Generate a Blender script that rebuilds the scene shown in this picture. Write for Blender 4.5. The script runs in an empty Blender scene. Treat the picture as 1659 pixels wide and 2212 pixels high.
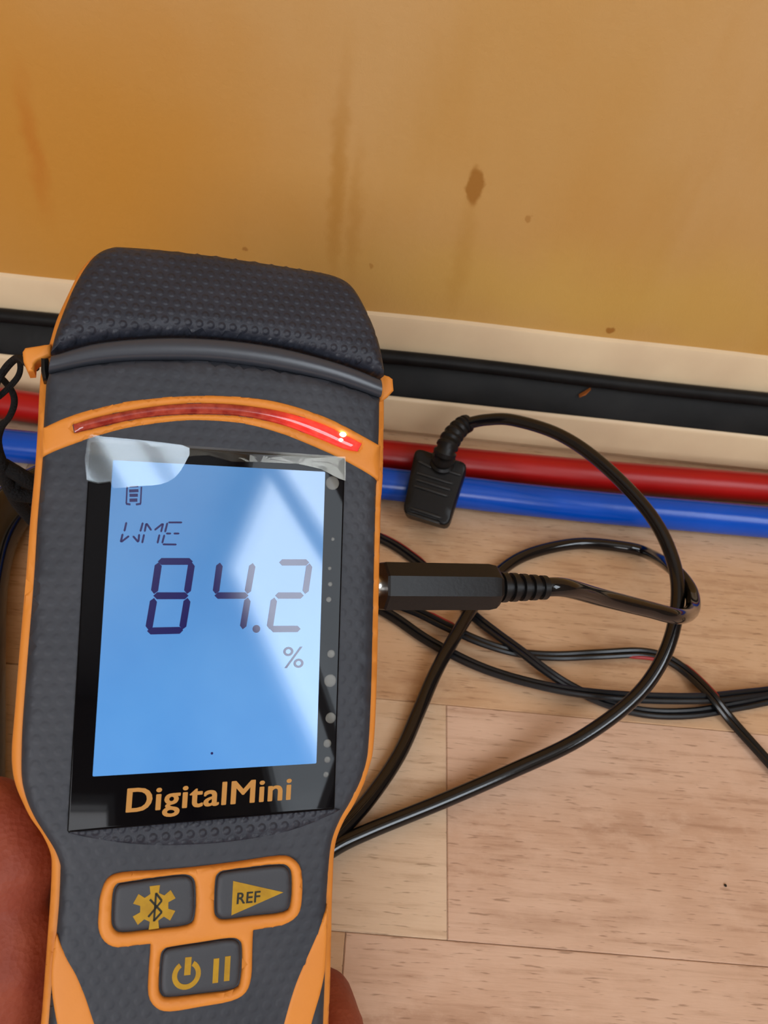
import bpy, bmesh, math, random
import numpy as np
from mathutils import Vector, Matrix
from mathutils.geometry import delaunay_2d_cdt
random.seed(7)
S = bpy.context.scene
COL = S.collection

# ------------------------------------------------------------------ camera
FPX = 1700.0; CX, CY = 829.5, 1106.0; CAMH = 0.27
pitch, yaw, roll = math.radians(46.725), math.radians(2.988), math.radians(8.02)
_f = np.array([math.sin(yaw)*math.cos(pitch), math.cos(yaw)*math.cos(pitch), -math.sin(pitch)])
_r = np.array([math.cos(yaw), -math.sin(yaw), 0.0]); _d = -np.cross(_r, _f)
M = np.array([math.cos(roll)*_r - math.sin(roll)*_d, math.sin(roll)*_r + math.cos(roll)*_d, _f])
CAM = np.array([0, 0, CAMH])
cd = bpy.data.cameras.new('camera'); cam = bpy.data.objects.new('camera', cd); COL.objects.link(cam)
cd.sensor_fit = 'VERTICAL'; cd.sensor_height = 36.0; cd.lens = 36.0*FPX/2212.0; cd.clip_start = 0.01; cd.clip_end = 50
cam.matrix_world = Matrix(((M[0][0], -M[1][0], -M[2][0], 0), (M[0][1], -M[1][1], -M[2][1], 0), (M[0][2], -M[1][2], -M[2][2], CAMH), (0, 0, 0, 1)))
cd.dof.use_dof = True; cd.dof.focus_distance = 0.205; cd.dof.aperture_fstop = cd.lens/0.8
S.camera = cam
# ------------------------------------------------------------------ world, light, exposure
S.view_settings.view_transform = 'Standard'; S.view_settings.look = 'None'
S.view_settings.gamma = 1; S.view_settings.use_curve_mapping = False
S.view_settings.exposure = 0.0
W = bpy.data.worlds.new('sky'); S.world = W; W.use_nodes = True
W.node_tree.nodes['Background'].inputs[0].default_value = (0.75, 0.86, 1, 1); W.node_tree.nodes['Background'].inputs[1].default_value = 1.0
def window_light(name, loc, rot, sx, sy, watts, col):
    l = bpy.data.lights.new(name, 'AREA'); l.shape = 'RECTANGLE'; l.size = sx; l.size_y = sy; l.energy = watts; l.color = col
    o = bpy.data.objects.new(name, l); COL.objects.link(o); o.location = loc; o.rotation_euler = rot
window_light('daylight_side_window', (1.235, -0.90, 1.72), (0, math.radians(90), 0), 1.5, 1.0, 38, (0.84, 0.92, 1.0))
window_light('daylight_rear_window', (-0.30, -2.335, 1.45), (math.radians(90), 0, 0), 1.7, 1.2, 50, (0.97, 0.97, 1.0))

# ------------------------------------------------------------------ pixel rays to places
def ray(px): return M.T @ np.array([(px[0]-CX)/FPX, (px[1]-CY)/FPX, 1.0])
def at_z(px, z):
    d = ray(px); return CAM + d*((z-CAMH)/d[2])
def at_y(px, y):
    d = ray(px); return CAM + d*(y/d[1])
def at_d(px, depth): return CAM + ray(px)*depth
# the meter's own frame (found from the vanishing points of its glass)
_dx = np.array([4945, 204, 1700.0]); _dx /= np.linalg.norm(_dx)
_up = np.array([370, -15100, 1700.0]); _up -= _dx*(_up@_dx); _up /= np.linalg.norm(_up)
_n = np.cross(_dx, _up)
MX, MY, MZ = M.T@_dx, M.T@_up, M.T@_n
MO = CAM + ray((450, 1350))*0.17721
METER = Matrix(((MX[0], MY[0], MZ[0], MO[0]), (MX[1], MY[1], MZ[1], MO[1]), (MX[2], MY[2], MZ[2], MO[2]), (0, 0, 0, 1)))
def met(px, w=0.0):
    d = ray(px); t = ((MO + w*MZ - CAM)@MZ)/(d@MZ); q = CAM + t*d - MO
    return (q@MX, q@MY)
def meter_pt(u, v, w): return MO + u*MX + v*MY + w*MZ

# ------------------------------------------------------------------ materials
MATS = {}
def mat(name, col, rough=0.5, spec=0.5, metal=0.0, emit=None, es=0.0, bump=None, var=None, coat=0.0, trans=0.0, sss=0.0, alpha=1.0, ior=1.45):
    m = bpy.data.materials.new(name); m.use_nodes = True; MATS[name] = m
    nt = m.node_tree; b = nt.nodes['Principled BSDF']
    b.inputs['Base Color'].default_value = (*col, 1); b.inputs['Roughness'].default_value = rough
    b.inputs['Specular IOR Level'].default_value = spec; b.inputs['Metallic'].default_value = metal
    b.inputs['IOR'].default_value = ior
    b.inputs['Coat Weight'].default_value = coat; b.inputs['Coat Roughness'].default_value = 0.08
    b.inputs['Transmission Weight'].default_value = trans; b.inputs['Alpha'].default_value = alpha
    if sss: b.inputs['Subsurface Weight'].default_value = sss; b.inputs['Subsurface Radius'].default_value = (0.004, 0.0015, 0.0008)
    if emit: b.inputs['Emission Color'].default_value = (*emit, 1); b.inputs['Emission Strength'].default_value = es
    tc = None
    if bump or var:
        tc = nt.nodes.new('ShaderNodeTexCoord')
    if bump:
        sc, st, dist = bump
        n = nt.nodes.new('ShaderNodeTexNoise'); n.inputs['Scale'].default_value = sc; n.inputs['Detail'].default_value = 4
        bp = nt.nodes.new('ShaderNodeBump'); bp.inputs['Strength'].default_value = st; bp.inputs['Distance'].default_value = dist
        nt.links.new(tc.outputs['Object'], n.inputs['Vector']); nt.links.new(n.outputs['Fac'], bp.inputs['Height']); nt.links.new(bp.outputs['Normal'], b.inputs['Normal'])
    if var:
        sc, col2 = var
        n = nt.nodes.new('ShaderNodeTexNoise'); n.inputs['Scale'].default_value = sc; n.inputs['Detail'].default_value = 5
        r = nt.nodes.new('ShaderNodeValToRGB'); r.color_ramp.elements[0].position = 0.35; r.color_ramp.elements[1].position = 0.68
        r.color_ramp.elements[0].color = (*col, 1); r.color_ramp.elements[1].color = (*col2, 1)
        nt.links.new(tc.outputs['Object'], n.inputs['Vector']); nt.links.new(n.outputs['Fac'], r.inputs['Fac']); nt.links.new(r.outputs['Color'], b.inputs['Base Color'])
    return m
def srgb(r, g, b):
    f = lambda c: (c/255/12.92) if c/255 <= 0.04045 else ((c/255+0.055)/1.055)**2.4
    return (f(r), f(g), f(b))

class NT:
    """small helper to write node maths"""
    def __init__(s, m): s.nt = m.node_tree; s.b = s.nt.nodes['Principled BSDF']
    def node(s, t, **kw):
        n = s.nt.nodes.new(t)
        for k, v in kw.items(): setattr(n, k, v)
        return n
    def link(s, a, b): s.nt.links.new(a, b)
    def val(s, sock, v):
        if hasattr(v, 'is_output'): s.link(v, sock)
        else: sock.default_value = v
    def math(s, op, a, b=None, c=None):
        n = s.node('ShaderNodeMath', operation=op); s.val(n.inputs[0], a)
        if b is not None: s.val(n.inputs[1], b)
        if c is not None: s.val(n.inputs[2], c)
        return n.outputs[0]
    def mix(s, fac, a, b):
        n = s.node('ShaderNodeMix', data_type='RGBA'); s.val(n.inputs[0], fac)
        s.val(n.inputs[6], a); s.val(n.inputs[7], b); return n.outputs[2]
    def coords(s):
        tc = s.node('ShaderNodeTexCoord'); sp = s.node('ShaderNodeSeparateXYZ'); s.link(tc.outputs['Object'], sp.inputs[0])
        return tc.outputs['Object'], sp.outputs
    def noise(s, vec, scale, detail=4, stretch=None, rough=0.5):
        n = s.node('ShaderNodeTexNoise'); n.inputs['Scale'].default_value = scale; n.inputs['Detail'].default_value = detail; n.inputs['Roughness'].default_value = rough
        if stretch:
            mp = s.node('ShaderNodeMapping'); mp.inputs['Scale'].default_value = stretch; s.link(vec, mp.inputs['Vector']); vec = mp.outputs[0]
        s.link(vec, n.inputs['Vector']); return n.outputs['Fac']
    def ramp(s, fac, stops):
        r = s.node('ShaderNodeValToRGB'); e = r.color_ramp.elements
        while len(e) < len(stops): e.new(0.5)
        for i, (p, c) in enumerate(stops): e[i].position = p; e[i].color = (*c, 1) if len(c) == 3 else c
        s.link(fac, r.inputs['Fac']); return r.outputs['Color']
    def smooth(s, v, a, b, to0=0.0, to1=1.0):
        n = s.node('ShaderNodeMapRange', interpolation_type='SMOOTHSTEP'); s.val(n.inputs[0], v)
        n.inputs[1].default_value = a; n.inputs[2].default_value = b; n.inputs[3].default_value = to0; n.inputs[4].default_value = to1
        return n.outputs[0]

def dimple_mat(name, col, pitch_m, rough, strength, depth):
    m = mat(name, col, rough, 0.35); t = NT(m); vec, (x, y, z) = t.coords()
    px, py = pitch_m, pitch_m*math.sqrt(3)
    def cell(ox, oy):
        a = t.math('SUBTRACT', t.math('PINGPONG', t.math('ADD', x, ox+10*px), px/2), 0.0)
        b = t.math('SUBTRACT', t.math('PINGPONG', t.math('ADD', y, oy+10*py), py/2), 0.0)
        return t.math('SQRT', t.math('ADD', t.math('MULTIPLY', a, a), t.math('MULTIPLY', b, b)))
    d = t.math('MINIMUM', cell(0, 0), cell(px/2, py/2))
    h = t.smooth(d, pitch_m*0.14, pitch_m*0.40, 1.0, 0.0)
    fine = t.noise(vec, 2600, 3)
    hh = t.math('ADD', h, t.math('MULTIPLY', fine, 0.25))
    bp = t.node('ShaderNodeBump'); bp.inputs['Strength'].default_value = strength; bp.inputs['Distance'].default_value = depth
    t.link(hh, bp.inputs['Height']); t.link(bp.outputs[0], t.b.inputs['Normal'])
    dust = t.noise(vec, 60, 5)
    t.link(t.mix(t.smooth(dust, 0.4, 0.75), (*col, 1), (col[0]*1.35, col[1]*1.3, col[2]*1.25, 1)), t.b.inputs['Base Color'])
    return m

rubber = dimple_mat('dimpled rubber', srgb(46, 49, 56), 0.0030, 0.5, 0.18, 0.0004)
rubber_fine = dimple_mat('dimpled rubber cap', srgb(38, 41, 50), 0.0026, 0.45, 0.55, 0.0005)
band_m = mat('smooth grey rubber', srgb(54, 57, 64), 0.26, 0.5, bump=(900, 0.05, 0.0003))
orange = mat('orange rubber', srgb(210, 132, 52), 0.5, 0.35, bump=(1500, 0.08, 0.0003), var=(70, srgb(204, 126, 48)))
glass_m = mat('black screen glass', (0.002, 0.002, 0.003), 0.03, 0.5, ior=1.22)
led_lens = mat('red translucent lens', srgb(140, 28, 22), 0.12, 0.5, coat=0.6)
led_on = mat('lit red diode', (1, 0.3, 0.2), 0.3, emit=(1.0, 0.75, 0.5), es=14.0)
gold = mat('gold print', srgb(176, 124, 54), 0.5, 0.3)
yellow_print = mat('yellow print', srgb(172, 132, 12), 0.5, 0.3, var=(500, srgb(158, 118, 8)))
button_m = mat('grey button rubber', srgb(54, 56, 61), 0.5, 0.4, bump=(1800, 0.12, 0.0003))
dark_print = mat('dark print', srgb(44, 44, 36), 0.6, 0.2)
cable_m = mat('black cable sheath', (0.0030, 0.0030, 0.0042), 0.10, 0.6, bump=(900, 0.03, 0.0003))
plug_m = mat('black moulded plastic', (0.0055, 0.0055, 0.006), 0.42, 0.35, bump=(900, 0.15, 0.0003))
ridge_m = mat('lighter black plastic ridge', (0.016, 0.017, 0.018), 0.35, 0.5, bump=(900, 0.1, 0.0003))  # ridges a little lighter and glossier than the plug body
wire_black = mat('black wire insulation', (0.006, 0.0065, 0.008), 0.28, 0.5, bump=(200, 0.05, 0.001))
wire_red = mat('red wire insulation', srgb(150, 32, 34), 0.4, 0.5)
steel = mat('plated metal', (0.75, 0.72, 0.66), 0.25, 0.5, 1.0)
strap_m = mat('black braided cord', (0.010, 0.010, 0.011), 0.8, 0.2, bump=(1300, 0.9, 0.0012))
red_pipe_m = mat('red pipe plastic', srgb(166, 18, 14), 0.34, 0.4, bump=(60, 0.08, 0.002), var=(25, srgb(154, 16, 13)))
blue_pipe_m = mat('blue pipe plastic', srgb(0, 76, 184), 0.24, 0.45, bump=(60, 0.08, 0.002), var=(25, srgb(0, 70, 174)))
cream = mat('cream plastic skirting', srgb(218, 194, 158), 0.38, 0.45, bump=(120, 0.08, 0.001), var=(22, srgb(206, 180, 146)))
black_rubber = mat('black rubber strip', (0.0045, 0.0045, 0.0045), 0.5, 0.18, bump=(140, 0.2, 0.001), var=(60, (0.009, 0.0085, 0.008)))
ceil_m = mat('white ceiling paint', (0.55, 0.53, 0.50), 0.9, 0.1, bump=(40, 0.1, 0.002))
frame_m = mat('white window plastic', (0.75, 0.76, 0.76), 0.35, 0.5, bump=(50, 0.03, 0.001))
scratch_m = mat('orange brown scratch', srgb(150, 84, 36), 0.7, 0.2)
crumb_m = mat('dark crumb', (0.02, 0.015, 0.01), 0.8, 0.2)

# wall paint: ochre, uneven, with drips and marks
WALL_Y = 0.3226
def wall_material():
    m = mat('ochre wall paint', srgb(190, 145, 80), 0.62, 0.25); t = NT(m); vec, (x, y, z) = t.coords()
    big = t.noise(vec, 5.5, 5, (1, 1, 0.55)); mid = t.noise(vec, 14, 5, (1.3, 1, 0.35)); fine = t.noise(vec, 1600, 2); cloth = t.noise(vec, 420, 3)
    col = t.ramp(big, [(0.30, srgb(186, 134, 62)), (0.5, srgb(189, 145, 84)), (0.72, srgb(196, 157, 108))])
    col = t.mix(t.smooth(mid, 0.50, 0.80, 0, 0.55), col, (*srgb(176, 124, 48), 1))
    wob = t.math('MULTIPLY', t.math('SUBTRACT', t.noise(vec, 55, 4), 0.5), 0.016)
    wob2 = t.math('MULTIPLY', t.math('SUBTRACT', t.noise(vec, 160, 3), 0.5), 0.006)
    # ochre wash, lower left where the colour is richer
    def spot(px, rx, rz, fac, colr, w=wob, soft=0.5):
        nonlocal col
        p = at_y(px, WALL_Y)
        a = t.math('DIVIDE', t.math('SUBTRACT', t.math('ADD', x, w), float(p[0])), rx)
        b = t.math('DIVIDE', t.math('SUBTRACT', t.math('ADD', z, w), float(p[2])), rz)
        d = t.math('SQRT', t.math('ADD', t.math('MULTIPLY', a, a), t.math('MULTIPLY', b, b)))
        col = t.mix(t.smooth(d, 1-soft, 1+soft, fac, 0.0), col, (*colr, 1))
    big_w = t.math('MULTIPLY', t.math('SUBTRACT', t.noise(vec, 14, 4), 0.5), 0.06)
    spot((110, 380), 0.085, 0.085, 0.75, srgb(186, 124, 34), big_w, 0.9)
    spot((1320, 650), 0.12, 0.018, 0.55, srgb(196, 156, 74), big_w, 0.9)
    spot((730, 400), 0.0030, 0.034, 0.55, srgb(164, 112, 38), wob2, 0.8)
    spot((765, 470), 0.0025, 0.024, 0.35, srgb(164, 112, 38), wob2, 0.8)
    spot((1000, 540), 0.0035, 0.026, 0.30, srgb(170, 122, 48), wob2, 0.8)
    spot((1028, 400), 0.0034, 0.0085, 0.85, srgb(150, 98, 34), wob2, 0.25)
    spot((1320, 712), 0.0020, 0.0018, 0.9, srgb(150, 96, 34), wob2, 0.3)
    spot((1145, 470), 0.0015, 0.0017, 0.5, srgb(150, 96, 34), wob2, 0.3)
    spot((800, 575), 0.0012, 0.0014, 0.5, srgb(150, 96, 34), wob2, 0.3)
    spot((530, 538), 0.0013, 0.0011, 0.6, srgb(140, 86, 30), wob2, 0.3)
    spot((70, 320), 0.0035, 0.022, 0.5, srgb(178, 104, 30), wob, 0.8)
    t.link(col, t.b.inputs['Base Color'])
    bp = t.node('ShaderNodeBump'); bp.inputs['Strength'].default_value = 0.25; bp.inputs['Distance'].default_value = 0.0006
    t.link(t.math('ADD', cloth, t.math('MULTIPLY', fine, 0.5)), bp.inputs['Height']); t.link(bp.outputs[0], t.b.inputs['Normal'])
    return m
wall_m = wall_material()
wall_plain = mat('pale ochre wall paint', srgb(150, 136, 112), 0.8, 0.2, bump=(200, 0.1, 0.0006), var=(3, srgb(140, 126, 104)))

def wood_material(name, light, mid, dark, seed):
    m = mat(name, mid, 0.42, 0.35); t = NT(m)
    tc = t.node('ShaderNodeTexCoord'); mp = t.node('ShaderNodeMapping'); mp.inputs['Location'].default_value = (seed*1.37, seed*0.71, seed*0.2)
    t.link(tc.outputs['Object'], mp.inputs[0]); vec = mp.outputs[0]
    cloud = t.noise(vec, 26, 5, (0.45, 1, 1)); grain = t.noise(vec, 300, 5, (0.08, 1.2, 1), 0.6); pore = t.noise(vec, 900, 2.5, (0.13, 1.2, 1), 0.5); mott = t.noise(vec, 130, 5, (0.6, 1, 1), 0.65)
    sweep = t.noise(vec, 60, 4, (0.22, 1.3, 1))
    col = t.ramp(cloud, [(0.32, mid), (0.66, light)])
    col = t.mix(t.smooth(grain, 0.48, 0.74, 0, 0.60), col, (*dark, 1))
    col = t.mix(t.smooth(sweep, 0.52, 0.74, 0, 0.50), col, (*dark, 1))
    col = t.mix(t.smooth(mott, 0.42, 0.68, 0.0, 0.55), col, (*light, 1))
    col = t.mix(t.smooth(pore, 0.60, 0.71, 0, 0.58), col, (*[c*0.66 for c in dark], 1))
    t.link(col, t.b.inputs['Base Color'])
    bp = t.node('ShaderNodeBump'); bp.inputs['Strength'].default_value = 0.15; bp.inputs['Distance'].default_value = 0.0004
    t.link(pore, bp.inputs['Height']); bp.invert = True; t.link(bp.outputs[0], t.b.inputs['Normal'])
    return m
woods = [wood_material('oak plank a', srgb(216, 184, 160), srgb(200, 164, 138), srgb(160, 122, 96), 1),
         wood_material('oak plank b', srgb(220, 194, 166), srgb(208, 178, 146), srgb(172, 138, 108), 5),
         wood_material('oak plank c', srgb(210, 176, 142), srgb(194, 156, 120), srgb(156, 116, 84), 9)]
joint_m = mat('dark plank joint', srgb(168, 126, 94), 0.7, 0.2, bump=(100, 0.1, 0.001))

# skin
def skin_material():
    m = mat('skin', srgb(160, 88, 64), 0.55, 0.25, sss=0.1); t = NT(m); vec, _ = t.coords()
    a = t.noise(vec, 60, 5); f = t.noise(vec, 900, 4); v = t.node('ShaderNodeTexVoronoi'); v.inputs['Scale'].default_value = 750; t.link(vec, v.inputs['Vector'])
    t.link(t.ramp(a, [(0.3, srgb(122, 54, 40)), (0.7, srgb(150, 80, 58))]), t.b.inputs['Base Color'])  # skin tones darkened to carry the meter's shade on the hand
    bp = t.node('ShaderNodeBump'); bp.inputs['Strength'].default_value = 0.3; bp.inputs['Distance'].default_value = 0.0004
    t.link(t.math('ADD', v.outputs['Distance'], f), bp.inputs['Height']); t.link(bp.outputs[0], t.b.inputs['Normal'])
    return m
skin = skin_material()

# display: back-lit liquid crystal panel
def lcd_material():
    m = mat('blue back-lit display', (0.03, 0.06, 0.10), 0.05, 0.5, ior=1.62); t = NT(m); vec, (x, y, z) = t.coords()
    n1 = t.noise(vec, 40, 3)
    col = t.ramp(n1, [(0.3, srgb(76, 146, 220)), (0.7, srgb(88, 156, 226))])
    t.link(col, t.b.inputs['Emission Color']); t.link(t.smooth(y, 0.036, -0.033, 0.60, 0.90), t.b.inputs['Emission Strength'])
    return m
lcd_m = lcd_material()
seg_m = mat('dark display segment', (0.008, 0.008, 0.03), 0.08, 0.5, emit=srgb(20, 20, 96), es=0.6, ior=1.55)
def film_material(name, fac, rough, col):
    m = mat(name, col, rough); nt = m.node_tree
    g = nt.nodes.new('ShaderNodeBsdfGlossy'); g.inputs['Roughness'].default_value = rough; g.inputs['Color'].default_value = (*col, 1)
    tr = nt.nodes.new('ShaderNodeBsdfTransparent'); mx = nt.nodes.new('ShaderNodeMixShader'); mx.inputs[0].default_value = fac
    nt.links.new(tr.outputs[0], mx.inputs[1]); nt.links.new(g.outputs[0], mx.inputs[2]); nt.links.new(mx.outputs[0], nt.nodes['Material Output'].inputs['Surface'])
    return m
film_m = film_material('clear protective film', 0.026, 0.06, (1, 0.93, 0.8))  # warm gloss tint puts the strip's brownish reflection into its colour
film_glare_m = film_material('lifted film with window glare', 0.066, 0.07, (0.84, 0.93, 1))  # bluish tint and stronger gloss put window glare into the lifted corner
pane_m = film_material('window glass', 0.06, 0.01, (1, 1, 1))
bubble_m = film_material('air bubble film', 0.03, 0.35, (1, 0.9, 0.75))

# ------------------------------------------------------------------ mesh helpers
def link(o, parent=None):
    COL.objects.link(o)
    if parent is not None: o.parent = parent
    return o
def tag(o, label=None, cat=None, group=None, kind=None):
    if label: o['label'] = label
    if cat: o['category'] = cat
    if group: o['group'] = group
    if kind: o['kind'] = kind
    return o
def from_data(name, verts, faces, m, parent=None, smooth=True, angle=38):
    me = bpy.data.meshes.new(name); me.from_pydata([tuple(map(float, v)) for v in verts], [], faces); me.update()
    me.materials.append(m)
    bm = bmesh.new(); bm.from_mesh(me); bmesh.ops.remove_doubles(bm, verts=bm.verts, dist=1e-7); bmesh.ops.recalc_face_normals(bm, faces=bm.faces); bm.to_mesh(me); bm.free()
    if smooth:
        for p in me.polygons: p.use_smooth = True
        me.set_sharp_from_angle(angle=math.radians(angle))
    return link(bpy.data.objects.new(name, me), parent)
def empty(name, loc=(0, 0, 0)):
    o = bpy.data.objects.new(name, None); o.empty_display_size = 0.01; COL.objects.link(o); o.location = loc; return o

def seg_dist(P, A, B):
    d = B-A; L = np.maximum((d*d).sum(1), 1e-18)
    out = np.full(len(P), 1e9)
    for i in range(len(A)):
        t = np.clip(((P-A[i])@d[i])/L[i], 0, 1); q = A[i]+t[:, None]*d[i]; out = np.minimum(out, np.hypot(*(P-q).T))
    return out
def inside(P, poly):
    x, y = P[:, 0], P[:, 1]; r = np.zeros(len(P), bool); n = len(poly)
    for i in range(n):
        x1, y1 = poly[i]; x2, y2 = poly[(i+1) % n]
        if y1 == y2: continue
        c = ((y1 > y) != (y2 > y)) & (x < (x2-x1)*(y-y1)/(y2-y1)+x1); r ^= c
    return r
def smooth_closed(pts, per=5, sharp=()):
    """closed Catmull-Rom through pts"""
    n = len(pts); out = []
    P = [np.array(p, float) for p in pts]
    for i in range(n):
        p0, p1, p2, p3 = P[i-1], P[i], P[(i+1) % n], P[(i+2) % n]
        for k in range(per):
            t = k/per
            out.append(0.5*((2*p1)+(-p0+p2)*t+(2*p0-5*p1+4*p2-p3)*t*t+(-p0+3*p1-3*p2+p3)*t**3))
    return out
def smooth_open(pts, per=6):
    P = [np.array(p, float) for p in pts]; P = [2*P[0]-P[1]]+P+[2*P[-1]-P[-2]]; out = []
    for i in range(1, len(P)-2):
        p0, p1, p2, p3 = P[i-1], P[i], P[i+1], P[i+2]
        for k in range(per):
            t = k/per
            out.append(0.5*((2*p1)+(-p0+p2)*t+(2*p0-5*p1+4*p2-p3)*t*t+(-p0+3*p1-3*p2+p3)*t**3))
    out.append(P[-2]); return out

def pillow(name, loop, m, parent, w0, thick, edge=0.0, edge_h=None, holes=(), grid=None, wfun=None, back=True, smooth=True, steps=4):
    """flat-ish solid with rounded rim: outline in (u,v); top at w0 (+wfun), bottom at w0-thick"""
    if edge_h is None: edge_h = edge
    loops = [np.array(loop, float)]+[np.array(h, float) for h in holes]
    A = np.vstack(loops); B = np.vstack([np.roll(l, -1, 0) for l in loops])
    pts = [A]; edges = []; k = 0
    for l in loops:
        n = len(l); edges += [(k+i, k+(i+1) % n) for i in range(n)]; k += n
    extra = []
    if edge > 0:
        for l in loops:
            # resample then offset inward at several depths
            nx = np.roll(l, -1, 0)-np.roll(l, 1, 0); nx /= np.maximum(np.hypot(*nx.T), 1e-12)[:, None]
            nr = np.stack([-nx[:, 1], nx[:, 0]], 1)
            for s in range(1, steps+1):
                dd = edge*(1-math.cos(math.pi/2*s/steps))
                for sg in (1, -1): extra.append(l+sg*nr*dd)
    if grid:
        lo, hi = loops[0].min(0), loops[0].max(0)
        gx, gy = np.meshgrid(np.arange(lo[0], hi[0], grid), np.arange(lo[1], hi[1], grid)); extra.append(np.stack([gx.ravel(), gy.ravel()], 1))
    if extra:
        E = np.vstack(extra); d = seg_dist(E, A, B); ok = inside(E, loops[0])
        for h in loops[1:]: ok &= ~inside(E, h)
        E = E[ok & (d > edge*0.02+1e-6)]; pts.append(E)
    P = np.vstack(pts)
    v, e, f, ov, oe, of = delaunay_2d_cdt([Vector(p) for p in P], edges, [], 0, 1e-8)
    V = np.array([tuple(q) for q in v]); F = np.array([list(t) for t in f])
    c = V[F].mean(1); ok = inside(c, loops[0])
    for h in loops[1:]: ok &= ~inside(c, h)
    F = F[ok]
    D = seg_dist(V, A, B)
    w = np.full(len(V), float(w0))
    if wfun is not None: w += np.array([wfun(*q) for q in V])
    if edge > 0:
        s = 1-np.clip(D/edge, 0, 1); w -= edge_h*(1-np.sqrt(np.maximum(0, 1-s*s)))
    verts = [(V[i][0], V[i][1], w[i]) for i in range(len(V))]; faces = [tuple(int(i) for i in t) for t in F]
    # border
    cnt = {}
    for t in faces:
        for a, b in ((t[0], t[1]), (t[1], t[2]), (t[2], t[0])): cnt[(a, b)] = 1
    bord = [(a, b) for (a, b) in cnt if (b, a) not in cnt]
    base = {}
    for a, b in bord:
        for q in (a, b):
            if q not in base: base[q] = len(verts); verts.append((V[q][0], V[q][1], w0-thick))
    for a, b in bord: faces.append((b, a, base[a], base[b]))
    if back:
        mp = {}
        for t in F:
            q = []
            for i in t:
                i = int(i)
                if i in base: q.append(base[i])
                else:
                    if i not in mp: mp[i] = len(verts); verts.append((V[i][0], V[i][1], w0-thick))
                    q.append(mp[i])
            faces.append((q[2], q[1], q[0]))
    return from_data(name, verts, faces, m, parent, smooth)

def tube(name, pts, rad, m, parent=None, seg=14, closed=False, prof=None):
    P = np.array(pts, float); n = len(P); R = np.broadcast_to(np.array(rad, float), (n,))
    T = np.gradient(P, axis=0); T /= np.maximum(np.linalg.norm(T, axis=1), 1e-12)[:, None]
    u = np.cross(T[0], (0, 0, 1.0)); 
    if np.linalg.norm(u) < 1e-3: u = np.cross(T[0], (0, 1.0, 0))
    u /= np.linalg.norm(u); verts = []; faces = []
    for i in range(n):
        u = u-T[i]*(u@T[i]); u /= np.linalg.norm(u); v = np.cross(T[i], u)
        for k in range(seg):
            a = 2*math.pi*k/seg; verts.append(P[i]+R[i]*(math.cos(a)*u+math.sin(a)*v))
    for i in range(n-1):
        for k in range(seg):
            a = i*seg+k; b = i*seg+(k+1) % seg; faces.append((a, b, b+seg, a+seg))
    faces.append(tuple(range(seg-1, -1, -1))); faces.append(tuple((n-1)*seg+k for k in range(seg)))
    return from_data(name, verts, faces, m, parent)
def box(name, lo, hi, m, parent=None, bev=0.0):
    bm = bmesh.new(); bmesh.ops.create_cube(bm, size=1)
    for v in bm.verts: v.co = [lo[i]+(v.co[i]+0.5)*(hi[i]-lo[i]) for i in range(3)]
    if bev: bmesh.ops.bevel(bm, geom=bm.edges[:], offset=bev, segments=2, affect='EDGES')
    me = bpy.data.meshes.new(name); bm.to_mesh(me); bm.free(); me.materials.append(m)
    return link(bpy.data.objects.new(name, me), parent)
def extrude_x(name, prof, x0, x1, m, parent=None, smooth=True, nx=1, wob=None):
    n = len(prof); verts = []; faces = []
    for i in range(nx+1):
        x = x0+(x1-x0)*i/nx
        for j, (y, z) in enumerate(prof):
            dy, dz = wob(x, j) if wob else (0, 0); verts.append((x, y+dy, z+dz))
    for i in range(nx):
        for k in range(n): faces.append((i*n+k, i*n+(k+1) % n, (i+1)*n+(k+1) % n, (i+1)*n+k))
    faces.append(tuple(range(n))); faces.append(tuple(nx*n+k for k in range(n-1, -1, -1)))
    return from_data(name, verts, faces, m, parent, smooth)
def text_mesh(txt, bold=0.0, space=1.0):
    cu = bpy.data.curves.new('lettering', 'FONT'); cu.body = txt; cu.size = 1; cu.offset = bold; cu.space_character = space; cu.resolution_u = 4
    o = bpy.data.objects.new('lettering', cu); COL.objects.link(o)
    dg = bpy.context.evaluated_depsgraph_get(); dg.update(); me = bpy.data.meshes.new_from_object(o.evaluated_get(dg))
    bpy.data.objects.remove(o); bpy.data.curves.remove(cu)
    V = np.array([tuple(v.co) for v in me.vertices]); F = [tuple(p.vertices) for p in me.polygons]
    bpy.data.meshes.remove(me); return V[:, :2], F
def text_part(name, txt, corners, w, m, parent, bold=0.0, space=1.0, thick=0.00008):
    """corners: local (u,v) bottom-left, bottom-right, top-left of the ink box"""
    V0, F0 = text_mesh(txt, 0.0, space); V = []; F = []
    for k, (ox, oy) in enumerate([(0, 0)]+([(1, 0), (-1, 0), (0, .6), (0, -.6), (.7, .5), (-.7, -.5), (.7, -.5), (-.7, .5)] if bold else [])):
        F += [tuple(i+len(V0)*k for i in f) for f in F0]; V.append(V0+bold*np.array((ox, oy)))
    V = np.vstack(V); lo, hi = V.min(0), V.max(0); s = (V-lo)/(hi-lo)
    o, ex, ey = (np.array(c) for c in corners); ex = ex-o; ey = ey-o
    Q = o+s[:, :1]*ex+s[:, 1:]*ey
    lay = np.repeat(np.arange(len(Q)//len(V0)), len(V0))*1.5e-6
    verts = [(q[0], q[1], w+z) for q, z in zip(Q, lay)]+[(q[0], q[1], w-thick+z) for q, z in zip(Q, lay)]; n = len(Q)
    return from_data(name, verts, list(F)+[tuple(i+n for i in reversed(f)) for f in F], m, parent, smooth=False)
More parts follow.
